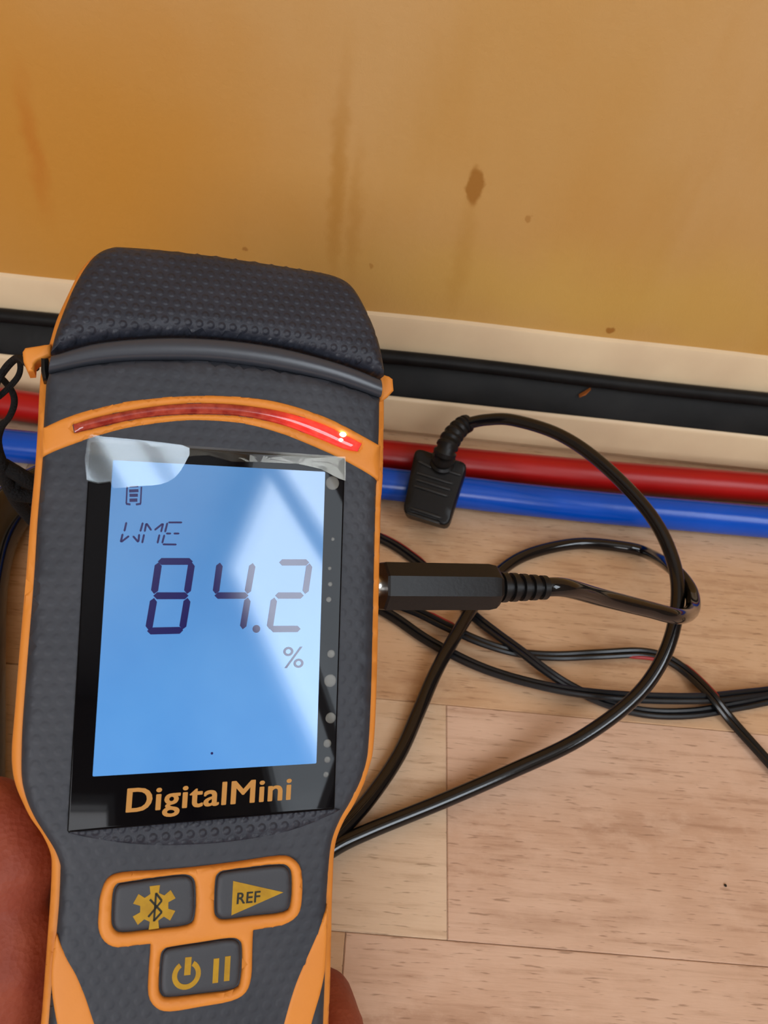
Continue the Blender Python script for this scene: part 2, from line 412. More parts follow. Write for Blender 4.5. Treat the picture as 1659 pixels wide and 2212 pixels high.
def poly_set(name, polys, w, m, parent, thick=0.00006):
    verts = []; faces = []
    for p in polys:
        k = len(verts); n = len(p)
        verts += [(q[0], q[1], w) for q in p]+[(q[0], q[1], w-thick) for q in p]
        faces.append(tuple(range(k, k+n))); faces.append(tuple(range(k+2*n-1, k+n-1, -1)))
        for i in range(n): j = (i+1) % n; faces.append((k+i, k+n+i, k+n+j, k+j))
    return from_data(name, verts, faces, m, parent, smooth=False)
def bar(a, b, wd, pointed=True):
    a, b = np.array(a, float), np.array(b, float); d = b-a; L = np.hypot(*d); d /= L; n = np.array([-d[1], d[0]])*wd/2; e = d*min(wd/2, L/2)
    if pointed: return [a, a+e+n, b-e+n, b, b-e-n, a+e-n]
    return [a+n, b+n, b-n, a-n]
def circ(c, r, n=16, r2=None): return [np.array(c)+(r*math.cos(2*math.pi*i/n), (r2 or r)*math.sin(2*math.pi*i/n)) for i in range(n)]

# ================================================================== the room
YS = 0.3085            # front of the lower skirting
RX0, RX1, RY0, RZ1 = -1.6, 1.2, -2.3, 2.65
wb = tag(box('wall_back', (RX0, WALL_Y, 0), (RX1, WALL_Y+0.1, RZ1), wall_m), 'uneven ochre painted wall with brown drips above the skirting', 'wall', kind='structure')
tag(box('wall_left', (RX0-0.1, RY0, 0), (RX0, WALL_Y+0.1, RZ1), wall_plain), 'pale ochre wall on the left side of the room', 'wall', kind='structure')
tag(box('ceiling', (RX0-0.1, RY0-0.1, RZ1), (RX1+0.1, WALL_Y+0.1, RZ1+0.1), ceil_m), 'white ceiling of the room', 'ceiling', kind='structure')
def wall_with_opening(name, axis, c0, c1, a0, a1, o0, o1, z0, z1, label):
    """a wall slab with a window opening, one mesh of four blocks"""
    parts = [(a0, o0, 0, RZ1), (o1, a1, 0, RZ1), (o0, o1, 0, z0), (o0, o1, z1, RZ1)]; verts = []; faces = []
    for (p, q, zl, zh) in parts:
        k = len(verts)
        for c in (c0, c1):
            for (s, z) in ((p, zl), (q, zl), (q, zh), (p, zh)): verts.append((c, s, z) if axis == 'x' else (s, c, z))
        faces += [tuple(k+i for i in t) for t in ((0, 1, 2, 3), (7, 6, 5, 4), (0, 4, 5, 1), (1, 5, 6, 2), (2, 6, 7, 3), (3, 7, 4, 0))]
    return tag(from_data(name, verts, faces, wall_plain, None, False), label, 'wall', kind='structure')
wall_with_opening('wall_right', 'x', RX1, RX1+0.12, RY0, WALL_Y+0.1, -1.42, -0.38, 0.95, 2.5, 'pale ochre wall with a tall window on the right')
wall_with_opening('wall_front', 'y', RY0-0.12, RY0, RX0-0.1, RX1+0.1, -1.2, 0.6, 0.8, 2.1, 'pale ochre wall with a wide window behind the viewer')
def window(name, axis, c, o0, o1, z0, z1, label):
    r = tag(empty(name, (c, (o0+o1)/2, z0) if axis == 'x' else ((o0+o1)/2, c, z0)), label, 'window', kind='structure')
    L = Vector(r.location); mid = (o0+o1)/2
    def b(nm, s0, s1, zz0, zz1, m, d=0.02):
        lo = Vector((c-d, s0, zz0) if axis == 'x' else (s0, c-d, zz0))-L; hi = Vector((c+d, s1, zz1) if axis == 'x' else (s1, c+d, zz1))-L
        return box(nm, lo, hi, m, r, 0.004)
    b('window_frame', o0, o0+0.05, z0, z1, frame_m); b('window_frame', o1-0.05, o1, z0, z1, frame_m)
    b('window_frame', o0+0.05, o1-0.05, z0, z0+0.05, frame_m); b('window_frame', o0+0.05, o1-0.05, z1-0.05, z1, frame_m)
    pm = pane_m; lo = Vector((c+0.045, o0, z0) if axis == 'x' else (o0, c-0.05, z0))-L; hi = Vector((c+0.05, o1, z1) if axis == 'x' else (o1, c-0.045, z1))-L
    box('pane', lo, hi, pm, r)
    b('mullion', mid-0.03, mid+0.03, z0+0.05, z1-0.05, frame_m)
window('window_1', 'x', RX1+0.01, -1.42, -0.38, 0.95, 2.5, 'white framed window in the right wall')
window('window_2', 'y', RY0-0.01, -1.2, 0.6, 0.8, 2.1, 'white framed wide window behind the viewer')

# floor and planks
fl = tag(box('floor', (RX0-0.1, RY0-0.1, -0.1), (RX1+0.1, WALL_Y+0.1, -0.0012), joint_m), 'light oak plank floor in front of the skirting', 'floor', kind='structure')
SEAM, ROW = 0.0726, 0.0828; GAP = 0.00016
def plank(x0, x1, y0, y1, m):
    g = GAP/2
    o = box('plank', (x0+g, y0+g, -0.0012), (x1-g, y1-g, 0), m, None); bm = bmesh.new(); bm.from_mesh(o.data)
    bmesh.ops.bevel(bm, geom=[e for e in bm.edges if all(v.co.z > -1e-6 for v in e.verts)], offset=0.00030, segments=2, affect='EDGES'); bm.to_mesh(o.data); bm.free()
    o.parent = fl; return o
ends = {0: [0.0424], -1: [0.0102], 1: [-0.155, 0.33], -2: [-0.25, 0.2], -3: [0.0], -4: [0.2]}
ci = 0
for k in range(-4, 2):
    y0 = SEAM+ROW*k; y1 = y0+ROW if k < 1 else WALL_Y
    xs = [RX0 if k < -9 else -0.9]+ends[k]+[1.0]
    for i in range(len(xs)-1):
        plank(xs[i], xs[i+1], y0, y1, {(0, 0): woods[1], (0, 1): woods[0], (-1, 0): woods[2], (-1, 1): woods[0], (1, 1): woods[2]}.get((k, i), woods[(i+k) % 3]))
# the rest of the floor, out of sight, in the same wood
tag(box('plank', (RX0, RY0, -0.0012), (RX1, SEAM-ROW*4, -0.0003), woods[0], fl), None)

# skirting: cream foot, black rubber strip with a cord on top, cream upper trim
bb = [(YS, 0.004), (YS, 0.0225), (YS+0.0006, 0.0240), (YS+0.002, 0.0250), (YS+0.0138, 0.0250), (YS+0.0138, 0.0), (YS+0.003, 0.0), (YS+0.003, 0.004)]
tag(extrude_x('baseboard_back', bb, -1.5, 1.15, cream), 'cream plastic skirting foot with rounded top edge behind the red pipe', 'skirting', kind='structure')
st = [(YS+0.0012, 0.0250), (YS+0.0016, 0.0262), (YS+0.0090, 0.0388), (YS+0.0098, 0.0394), (YS+0.0138, 0.0394), (YS+0.0138, 0.0250)]
def wob_strip(x, j): 
    s = 0.0003*math.sin(31*x)+0.0002*math.sin(83*x+1); return (0, s if j in (1, 2, 3) else 0)
tr = tag(extrude_x('trim_1', st, -1.5, 1.15, black_rubber, nx=120, wob=wob_strip), 'black rubber strip set along the top of the cream skirting', 'trim', kind='structure')
tp = [(YS+0.0118, 0.0394), (YS+0.0118, 0.0600), (YS+0.0124, 0.0622), (YS+0.0141, 0.0632), (YS+0.0141, 0.0394)]
def wob_top(x, j): return (0, (0.0004*math.sin(17*x+1)+0.0003*math.sin(47*x)+0.0004*math.sin(9*x)) if j in (1, 2, 3) else 0)
tag(extrude_x('trim_2', tp, -1.5, 1.15, cream, nx=160, wob=wob_top), 'cream upper trim below the ochre paint line', 'trim', kind='structure')
pts = []
for i in range(90):
    x = -1.0+2.05*i/89; pts.append((x, YS+0.0082+0.0004*math.sin(23*x), 0.0425+0.0004*math.sin(13*x+2)+0.0004*math.sin(37*x)))
tag(tube('black_cable', pts, 0.0034, black_rubber, seg=12), 'straight black cable tucked between the rubber strip and the cream upper trim', 'cable')
p = at_y((1262, 850), YS+0.0045)
tag(from_data('scratch', [p+np.array(q) for q in ((-.0022, -.0016, -.0016), (-.0002, -.0012, .0004), (.0026, .0000, .0026), (.0006, -.0010, -.0002), (-.0022, .001, -.0016), (-.0002, .001, .0004), (.0026, .002, .0026), (.0006, .001, -.0002))], [(0, 1, 2, 3), (7, 6, 5, 4), (0, 4, 5, 1), (1, 5, 6, 2), (2, 6, 7, 3), (3, 7, 4, 0)], scratch_m, tr), None)

# pipes
RP = 0.0077
def pipe(name, px, m, label, cat='pipe'):
    P = [at_z(q, RP) for q in px]
    P = [P[0]+(P[0]-P[1])*1.5]+P+[P[-1]+(P[-1]-P[-2])*2.2]
    for q in P: q[2] = RP+0.0002
    return P
bl = pipe('b', [(40, 965), (430, 1003), (830, 1045), (1246, 1092), (1659, 1129)], None, None)
rd = pipe('r', [(40, 877), (430, 932), (830, 984), (1246, 1024), (1659, 1056)], None, None)
def yat(P, x):
    return float(np.interp(x, [q[0] for q in P], [q[1] for q in P]))
xs = np.linspace(-0.55, 0.7, 60)
BLP = smooth_open(bl, 8); RDP = smooth_open(rd, 8)
RDP = [np.array((q[0], min(max(q[1], yat(BLP, q[0])+2*RP+0.0002), YS-RP-0.0004), q[2])) for q in RDP]
tag(tube('red_pipe', RDP, RP, red_pipe_m, seg=28), 'glossy red plastic pipe between the blue pipe and cream skirting', 'pipe')
tag(tube('blue_pipe', BLP, RP, blue_pipe_m, seg=28), 'glossy blue plastic pipe lying on the floor before the red pipe', 'pipe')

# ================================================================== the meter
meter = empty('moisture_meter'); meter.matrix_world = METER
tag(meter, 'dark grey and orange handheld moisture meter with blue backlit screen reading 84.2', 'moisture meter')
Z1 = lambda s, ox, oy, pts: [(ox+x/s, oy+y/s) for x, y in pts]
def L(pts, w=0.0): return [np.array(met(p, w)) for p in pts]
def cap_w(u, v): return -0.0042*max(0.0, (v-0.060)/0.025)**2
def LC(pts, fun=None, off=-0.0034):
    fun = fun or cap_w
    out = []
    for p in pts:
        q = met(p, 0)
        for _ in range(4): q = met(p, fun(*q)+off)
        out.append(np.array(q))
    return out
cap_up = Z1(1.885, 0, 500, [(208, 497), (235, 400), (290, 260), (340, 165), (390, 105), (450, 77), (520, 75), (800, 98), (1100, 140), (1300, 175), (1390, 205), (1440, 250), (1490, 340), (1530, 440), (1553, 540), (1559, 592)])
seam1 = Z1(1.885, 0, 500, [(208, 497), (400, 447), (660, 427), (900, 435), (1150, 470), (1400, 535), (1559, 592)])
seam2 = Z1(1.885, 0, 500, [(196, 568), (400, 530), (600, 517), (850, 520), (1100, 550), (1350, 602), (1561, 668)])
face_l = [(98, 825), (92, 923), (90, 990), (79, 1120), (71, 1250), (57, 1420), (47, 1550), (44, 1614), (44, 1683), (54, 1730), (72, 1771), (94, 1806), (116, 1841), (128, 1871), (129, 1890), (126, 1960), (120, 2029), (112, 2110), (104, 2212), (93, 2350), (86, 2450)]
face_r = [(827, 870), (826, 930), (823, 1000), (819, 1100), (814, 1312), (808, 1524), (803, 1614), (798, 1650), (785, 1691), (762, 1737), (741, 1772), (724, 1812), (717, 1850), (713, 1899), (710, 1948), (708, 2046), (706, 2128), (703, 2212), (698, 2350), (694, 2450)]
shell_l = [(107, 740), (122, 690), (146, 636), (172, 585), (200, 553), (236, 537)]
shell_r = [(742, 604), (771, 634), (797, 684), (819, 745), (828, 800), (830, 860), (829, 1000), (824, 1100), (819, 1312), (813, 1524), (807, 1619), (800, 1652), (787, 1693), (765, 1739), (744, 1773), (728, 1812), (722, 1850), (720, 1899), (718, 1948), (716, 2046), (714, 2128), (711, 2212), (706, 2350), (702, 2450)]
shell_ll = [(66, 2450), (74, 2350), (88, 2212), (94, 2139), (102, 2029), (108, 1946), (111, 1877), (108, 1843), (91, 1805), (66, 1769), (50, 1738), (34, 1700), (26, 1662), (25, 1614), (31, 1540), (42, 1400), (55, 1250), (65, 1120), (74, 1025), (81, 923), (86, 822), (94, 780)]
def cr_open(pts, per=4): return smooth_open(pts, per)
def shell_w(u, v):
    t = min(1.0, max(0.0, (v-0.044)/0.012)); return cap_w(u, v)-0.0042*t*t*(3-2*t)
# shell: wider body behind the face
WS = -0.0030
SHL = lambda pts, k: LC(cr_open(pts, k), shell_w, WS-0.001)
sh = SHL([(238, 541), (276, 542), (424, 553), (583, 575), (690, 594), (736, 606)], 3)+SHL(shell_r, 4)+SHL(shell_ll, 4)+SHL(shell_l[:-1], 4)
shell = pillow('shell', sh, orange, meter, WS, 0.021, edge=0.0016, edge_h=0.0016, grid=0.003, wfun=shell_w)
# back shell, dark, slightly smaller
ctr = np.mean(sh, 0); bk = [ctr+(q-ctr)*np.array([0.93, 0.975]) for q in sh]
bs = pillow('back_cover', bk, rubber, meter, WS-0.0208, 0.006, edge=0.0, grid=0.006)
for v in bs.data.vertices:
    if v.co.z < WS-0.025: v.co.x *= 0.86; v.co.y = ctr[1]+(v.co.y-ctr[1])*0.97
# face cover
def face_w(u, v): return -0.0010*(abs(u)/0.039)**4
fo = L(cr_open(list(reversed(seam2)), 4))+L(cr_open(face_l, 4))+L(cr_open(list(reversed(face_r)), 4))
face = pillow('face_cover', fo, rubber, meter, 0.0, 0.0045, edge=0.0022, edge_h=0.0018, grid=0.0022, wfun=face_w)
# cap and seam band
co = LC(cr_open(cap_up, 4))+LC(cr_open(list(reversed(seam1)), 4)[1:-1])
cap = pillow('top_cap', co, rubber_fine, meter, 0.0002, 0.011, edge=0.0036, edge_h=0.0028, grid=0.0018, wfun=cap_w)
def band(name, up, lo, m, w0, thick, edge, eh, grid=0.0015, lfun=L, wf=None):
    o = lfun(cr_open(up, 5))+lfun(cr_open(list(reversed(lo)), 5)); return pillow(name, o, m, meter, w0, thick, edge=edge, edge_h=eh, grid=grid, wfun=wf)
def resample(P, n):
    P = np.array(P); s = np.concatenate([[0], np.cumsum(np.hypot(*np.diff(P, axis=0).T))]); t = np.linspace(0, s[-1], n)
    return np.stack([np.interp(t, s, P[:, 0]), np.interp(t, s, P[:, 1])], 1)
def loft(name, up, lo, m, base, height, thick, n=90, k=10, power=0.5, flat_end=True):
    U, V = resample(L(cr_open(up, 6)), n), resample(L(cr_open(lo, 6)), n); verts = []; faces = []
    for i in range(n):
        for j in range(k+1):
            t = j/k; q = U[i]*(1-t)+V[i]*t; e = 1.0 if flat_end else min(1.0, min(i, n-1-i)/2.0)
            verts.append((q[0], q[1], base+face_w(*q)+height*e*max(0.0, 1-(2*t-1)**2)**power))
        verts.append((V[i][0], V[i][1], base-thick)); verts.append((U[i][0], U[i][1], base-thick))
    r = k+3
    for i in range(n-1):
        for j in range(r): faces.append((i*r+j, i*r+(j+1) % r, (i+1)*r+(j+1) % r, (i+1)*r+j))
    faces.append(tuple(range(r-1, -1, -1))); faces.append(tuple((n-1)*r+j for j in range(r)))
    return from_data(name, verts, faces, m, meter)
def lower(pts, d): return [(x, y+d) for x, y in pts]
sb = loft('seam_band', lower(seam1, 1.5), lower(seam2, -1.5), band_m, -0.0006, 0.0012, 0.0045, power=0.6)
# orange light band
lb_u = Z1(1.885, 0, 500, [(174, 797), (300, 745), (500, 695), (700, 672), (870, 668), (1050, 680), (1200, 712), (1350, 765), (1480, 830), (1556, 870)])
lb_l = Z1(1.885, 0, 500, [(171, 914), (300, 865), (500, 805), (700, 775), (830, 770), (1000, 785), (1150, 825), (1300, 885), (1400, 930), (1480, 972), (1549, 1012)])
bar_u = Z1(1.885, 0, 500, [(298, 785), (400, 755), (550, 725), (700, 705), (850, 700), (1000, 710), (1150, 735), (1300, 780), (1400, 825), (1475, 862)])
bar_l = Z1(1.885, 0, 500, [(305, 819), (400, 797), (550, 764), (700, 747), (850, 744), (1000, 754), (1150, 787), (1300, 842), (1400, 882), (1458, 893)])
bar_loop = L(cr_open(bar_u, 5))+L(cr_open(list(reversed(bar_l)), 5))
band_loop = L(cr_open(lb_u, 5))+L(cr_open(list(reversed(lb_l)), 5))
lband = pillow('light_band', band_loop, orange, meter, 0.0006, 0.004, edge=0.0010, edge_h=0.0007, grid=0.0025, holes=[bar_loop], wfun=face_w)
# lens: colour is red all over; the lit diode makes the right end glow
def lens_material():
    m = mat('red light bar', srgb(150, 40, 34), 0.10, 0.5, coat=0.5); t = NT(m); vec, (x, y, z) = t.coords()
    e = met((739, 939)); dx = t.math('SUBTRACT', x, float(e[0])); dy = t.math('SUBTRACT', y, float(e[1]))
    d = t.math('SQRT', t.math('ADD', t.math('MULTIPLY', dx, dx), t.math('MULTIPLY', dy, dy)))
    glow = t.math('POWER', t.smooth(d, 0.0005, 0.036, 1.0, 0.0), 3.0)
    t.b.inputs['Emission Color'].default_value = (1.0, 0.02, 0.02, 1); t.link(t.math('MULTIPLY', glow, 1.6), t.b.inputs['Emission Strength'])
    t.link(t.ramp(t.noise(vec, 420, 3), [(0.35, srgb(128, 30, 26)), (0.7, srgb(172, 70, 52))]), t.b.inputs['Base Color'])
    return m
lens = loft('light_bar', bar_u, bar_l, lens_material(), 0.0001, 0.0007, 0.003, power=0.6, flat_end=False)
tag(lens, 'red translucent light bar glowing at its right end')
for (px, r) in (((740, 939), 0.00075), ((735.5, 951), 0.0005)):
    c = met(px); pillow('diode', circ(c, r*1.1, 12, r*0.8), led_on, lens, 0.0010+face_w(*c), 0.0006, edge=r*0.6, edge_h=0.0002)
# glass
gq = L([(195, 955), (745, 990), (722, 1748), (145, 1798)])
def rounded(quad, r, n=4):
    out = []; Q = [np.array(q) for q in quad]
    for i in range(4):
        p, a, b = Q[i], Q[i-1]-Q[i], Q[(i+1) % 4]-Q[i]; a = a/np.hypot(*a); b = b/np.hypot(*b)
        for k in range(n+1):
            t = k/n; s, e = p+a*r, p+b*r; out.append((1-t)**2*s+2*t*(1-t)*p+t*t*e)
    return out
glass = pillow('screen_glass', rounded(gq, 0.0006), glass_m, meter, 0.0005, 0.003, edge=0.0004, edge_h=0.0003)
tag(glass, 'glossy black screen glass with gold lettering')
lcd = pillow('display', rounded(L([(244, 995), (701, 1020), (682, 1648), (200, 1676)]), 0.0003), lcd_m, meter, 0.00062, 0.0006)
tag(lcd, 'blue backlit display with dark digits')
WD = 0.00070
zd = lambda x, y: met((140+x/2.37, 900+y/2.37)); kd = 0.17721/1700/2.37*1.02
def digit(segs, wd): return poly_set('digit', [bar(zd(*a), zd(*b), wd*kd) for a, b in segs], WD, seg_m, lcd)
digit([((475, 742), (654, 742)), ((649, 746), (624, 908)), ((627, 928), (600, 1090)), ((420, 1097), (605, 1093)), ((456, 928), (428, 1092)), ((480, 746), (456, 908)), ((452, 917), (632, 917))], 34)
digit([((792, 748), (770, 908)), ((960, 750), (932, 908)), ((764, 916), (938, 916)), ((935, 926), (908, 1088))], 33)
digit([((1094, 747), (1248, 747)), ((1250, 752), (1227, 908)), ((1074, 916), (1220, 916)), ((1070, 926), (1045, 1088)), ((1048, 1087), (1204, 1086))], 33)
poly_set('decimal_point', [circ(zd(978, 1086), 20*kd)], WD, seg_m, lcd)
zw = lambda x, y: met((200+x/5.53, 1000+y/5.53)); kw = 0.17721/1700/5.53
wme = [((404, 708), (378, 824)), ((360, 846), (334, 952)), ((336, 950), (438, 872)), ((478, 872), (548, 952)), ((556, 850), (546, 948)), ((600, 712), (568, 826)), ((614, 852), (590, 964)), ((640, 722), (620, 828)), ((640, 722), (702, 812)), ((736, 808), (838, 726)), ((842, 722), (814, 832)), ((798, 854), (772, 966)), ((892, 714), (862, 834)), ((898, 714), (1070, 714)), ((872, 846), (938, 846)), ((962, 846), (1036, 846)), ((856, 858), (828, 966)), ((832, 975), (1004, 977))]
for grp, nm in ((wme[:6], 'mode_letter'), (wme[6:12], 'mode_letter'), (wme[12:], 'mode_letter')):
    poly_set(nm, [bar(zw(*a), zw(*b), 23*kw) for a, b in grp], WD, seg_m, lcd)
bat = [bar(zw(412, 285), zw(402, 490), 18*kw, False), bar(zw(582, 290), zw(572, 490), 18*kw, False), bar(zw(398, 492), zw(452, 500), 24*kw, False), bar(zw(516, 500), zw(576, 492), 24*kw, False),
       bar(zw(440, 290), zw(545, 285), 18*kw, False), bar(zw(435, 340), zw(547, 336), 36*kw, False), bar(zw(440, 392), zw(540, 390), 38*kw, False), bar(zw(440, 450), zw(534, 448), 40*kw, False)]
poly_set('battery_icon', bat, WD, seg_m, lcd)
poly_set('display_speck', [circ(met((457, 1626)), 0.0003, 8)], WD, seg_m, lcd)
text_part('percent_sign', '%', (met((609, 1443)), met((654, 1442)), met((611, 1397))), WD, seg_m, lcd)
a, b, c = met((271, 1755)), met((627, 1727)), met((275, 1702))
# ink box of the word reaches below the baseline for the g
dd = np.array(a)-np.array(c); a2 = np.array(a)+dd*0.30; b2 = np.array(b)+dd*0.30
tag(text_part('brand_lettering', 'DigitalMini', (a2, b2, c), 0.00056, gold, glass, bold=0.024, space=1.06), 'gold lettering on black glass')

# loose corner of clear film along the top of the glass, with bubbles
film_pts = [(192, 953), (222, 950), (330, 959), (744, 988), (744, 1040), (728, 1034), (690, 1014), (640, 1003), (560, 1000), (500, 999), (450, 985), (420, 986), (370, 994), (320, 991), (290, 992), (262, 998), (240, 994), (214, 984), (190, 982)]
def film_w(u, v): return 0.00022*math.sin(160*u+1.0)+0.00015*math.sin(420*u+300*v)
fb = pillow('protective_film', L(film_pts), film_m, glass, 0.00115, 0.00012, grid=0.0016, wfun=film_w)
tag(fb, 'lifted strip of clear protective film')
# lifted upper left corner, outlined and tilted to show the side window's glare
fl_o = [(190, 952), (222, 949), (360, 960), (408, 970), (400, 1000), (378, 1032), (345, 1048), (300, 1052), (245, 1057), (238, 1042), (188, 1040)]
e0 = np.array(met((400, 1045))); nn = []
for q in ((250, 985), (330, 1000)):
    P_ = meter_pt(*met(q), 0); wd = np.array((1.235, -1.15, 2.05))-P_; wd /= np.linalg.norm(wd); vd = CAM-P_; vd /= np.linalg.norm(vd); h_ = wd+vd; nn.append(h_/np.linalg.norm(h_))
nh = np.mean(nn, 0); su, sv = -(nh@MX)/(nh@MZ), -(nh@MY)/(nh@MZ)
def corner_w(u, v): return su*(u-e0[0])+sv*(v-e0[1])+0.00005*math.sin(300*u+200*v)
lo_w = min(corner_w(*q) for q in L(fl_o))
fc = pillow('protective_film', smooth_closed(L(fl_o), 2), film_glare_m, glass, 0.0009-lo_w, 0.0001, grid=0.0008, wfun=corner_w)
for v in fc.data.vertices: v.co.z = max(v.co.z, 0)
for (x, y, r) in [(717, 1044, 16), (718, 1165, 4), (712, 1262, 5), (709, 1295, 6), (714, 1412, 9), (712, 1470, 14), (713, 1550, 12), (706, 1605, 9), (706, 1640, 7), (703, 1672, 6), (745-34, 1228, 4)]:
    c = met((x, y)); s = 0.17721/1700*r; pillow('air_bubble', circ(c, s, 16), bubble_m, glass, 0.00062, 0.0001, edge=s*0.8, edge_h=0.00008)

# buttons
zb = lambda pts: L([(x/2.127, 1750+y/2.127) for x, y in pts])
frame_o = smooth_closed(zb([(560, 285), (730, 274), (900, 259), (1090, 235), (1280, 208), (1345, 222), (1383, 275), (1386, 400), (1365, 480), (1290, 527), (1175, 545), (1162, 560), (1158, 660), (1154, 760), (1128, 832), (1060, 872), (920, 898), (780, 920), (715, 902), (681, 845), (683, 730), (690, 625), (676, 611), (545, 627), (480, 600), (452, 540), (454, 460), (461, 390), (492, 315)]), 3)
b_out = [smooth_closed(zb(q), 3) for q in (
    [(565, 328), (700, 308), (830, 292), (880, 303), (898, 350), (895, 480), (858, 526), (700, 545), (565, 560), (525, 545), (512, 500), (518, 380), (535, 338)],
    [(1035, 273), (1150, 258), (1280, 245), (1322, 257), (1339, 300), (1335, 420), (1303, 466), (1160, 484), (1035, 500), (997, 490), (983, 450), (988, 320), (1003, 285)],
    [(785, 623), (920, 602), (1050, 583), (1096, 593), (1111, 635), (1105, 770), (1073, 820), (920, 842), (775, 858), (740, 845), (729, 800), (737, 670), (753, 635)])]
bf = pillow('button_frame', frame_o, orange, meter, 0.0013, 0.003, edge=0.0011, edge_h=0.0010, holes=b_out, grid=0.0025)
BW = 0.0010
btns = []
for q in b_out:
    c = np.mean(q, 0); inner = [c+(p-c)*np.array([0.955, 0.935]) for p in q]
    btns.append(pillow('button', inner, button_m, meter, BW, 0.003, edge=0.0012, edge_h=0.0006, grid=0.002))
WI = BW+0.00006
zbp = lambda x, y: np.array(met((x/2.127, 1750+y/2.127))); kb = 0.172/1700/2.127
# gear with a rune
gc = zbp(708, 438); gear = []
ex = (zbp(808, 425)-zbp(608, 451))/200/kb; ex /= np.hypot(*ex); ey = np.array([-ex[1], ex[0]])
for i in range(6):
    a0 = math.radians(90+60*i)
    for da, r in ((-30, 60), (-17, 62), (-13.5, 95), (13.5, 95), (17, 62)):
        t = a0+math.radians(da); gear.append(gc+kb*r*(math.cos(t)*ex+math.sin(t)*ey))
poly_set('gear_icon', [gear], WI, yellow_print, btns[0])
rn = [((716, 372), (706, 502)), ((716, 374), (742, 408)), ((742, 408), (680, 482)), ((706, 500), (742, 460)), ((742, 460), (688, 402))]
poly_set('wireless_rune', [bar(zbp(*a), zbp(*b), 9*kb, False) for a, b in rn], WI+0.00006, dark_print, btns[0])
poly_set('flag_icon', [[zbp(1068, 318), zbp(1298, 370), zbp(1060, 475)]], WI, yellow_print, btns[1])
text_part('flag_lettering', 'REF', (zbp(1083, 424), zbp(1190, 414), zbp(1087, 372)), WI+0.00006, dark_print, btns[1], bold=0.02, space=1.05)
ring = []
for i in range(25):
    t = math.radians(90+32+(360-64)*i/24); ring.append(zbp(855, 746)+kb*63*(math.cos(t)*ex+math.sin(t)*ey))
for i in range(24, -1, -1):
    t = math.radians(90+32+(360-64)*i/24); ring.append(zbp(855, 746)+kb*41*(math.cos(t)*ex+math.sin(t)*ey))
n = len(ring)//2
poly_set('power_icon', [[ring[i], ring[i+1], ring[2*n-2-i], ring[2*n-1-i]] for i in range(n-1)]+[bar(zbp(864, 666), zbp(858, 748), 28*kb, False)], WI, yellow_print, btns[2])
poly_set('pause_icon', [bar(zbp(992, 672), zbp(986, 784), 25*kb, False), bar(zbp(1044, 662), zbp(1038, 775), 25*kb, False)], WI, yellow_print, btns[2])

# orange side stripes on the handle
sl = [(121, 2023), (131, 2043), (148, 2075), (166, 2106), (184, 2148), (198, 2189), (214, 2240), (236, 2330), (250, 2420), (150, 2420), (136, 2300), (122, 2212), (113, 2156), (110, 2112), (113, 2070)]
sr = [(709, 1958), (706, 1968), (696, 1992), (678, 2033), (661, 2071), (640, 2120), (625, 2165), (612, 2212), (590, 2300), (570, 2420), (640, 2420), (655, 2300), (675, 2212), (686, 2174), (696, 2136), (703, 2100), (706, 2060), (708, 2010)]
for q in (sl, sr): pillow('side_stripe', smooth_closed(L(q), 3), orange, meter, 0.0002, 0.004, edge=0.0009, edge_h=0.0005, grid=0.003, wfun=face_w)
# strap lugs
WL = -0.006
ll = L([(110, 742), (98, 743), (54, 750), (48, 759), (50, 780), (60, 802), (73, 801), (74, 785), (80, 778), (110, 768)], WL)
pillow('strap_lug', ll, orange, meter, WL, 0.006, edge=0.0008, edge_h=0.0008)
rl = L([(822, 806), (842, 812), (850, 818), (852, 843), (838, 858), (829, 864), (822, 866)], WL)
pillow('strap_lug', rl, orange, meter, WL, 0.006, edge=0.0008, edge_h=0.0008)
pillow('lug_pin', L([(88, 772), (104, 772), (104, 822), (92, 820), (88, 800)], WL+0.003), plug_m, meter, WL+0.003, 0.006, edge=0.0008, edge_h=0.0008)
# raised oval round the glass foot
ov = [(152, 1792), (420, 1774), (716, 1746), (700, 1766), (620, 1796), (520, 1815), (420, 1824), (320, 1825), (220, 1814)]
pillow('glass_surround', smooth_closed(L(ov), 3), rubber_fine, meter, 0.0004, 0.002, edge=0.0010, edge_h=0.0004, grid=0.002)

# ================================================================== connecting cable with jack and block plug
cableT = empty('connecting_cable', tuple(at_z((1300, 1590), 0)))
INV = Matrix.Translation(-cableT.location)
def P2(p): return np.array(p)-np.array(cableT.location)
tag(cableT, 'thick black cable with jack in the meter and square ridged plug on the pipes', 'cable')
WJ = -0.0125
u0, v0 = met((819, 1266), WJ); u1, _ = met((1072, 1267), WJ); u2, v2 = met((1180, 1269), WJ)
def jp(u, dv=0.0, dw=0.0): return meter_pt(u, v0+dv, WJ+dw)
RJ = 0.0067
def prism_axis(name, stations, m, n=8, rot=math.pi/8, sy=1.0):
    verts = []; faces = []
    for u, r in stations:
        for k in range(n):
            a = rot+2*math.pi*k/n; verts.append(P2(jp(u, r*sy*math.sin(a), r*math.cos(a))))
    for i in range(len(stations)-1):
        for k in range(n): faces.append((i*n+k, i*n+(k+1) % n, (i+1)*n+(k+1) % n, (i+1)*n+k))
    faces.append(tuple(range(n))); faces.append(tuple((len(stations)-1)*n+k for k in range(n-1, -1, -1)))
    return from_data(name, verts, faces, m, cableT, True, 25)
prism_axis('jack_sleeve', [(u0-0.010, 0.0018), (u0-0.001, 0.0018), (u0-0.001, 0.0030), (u0+0.0006, 0.0030)], steel, 20, 0)
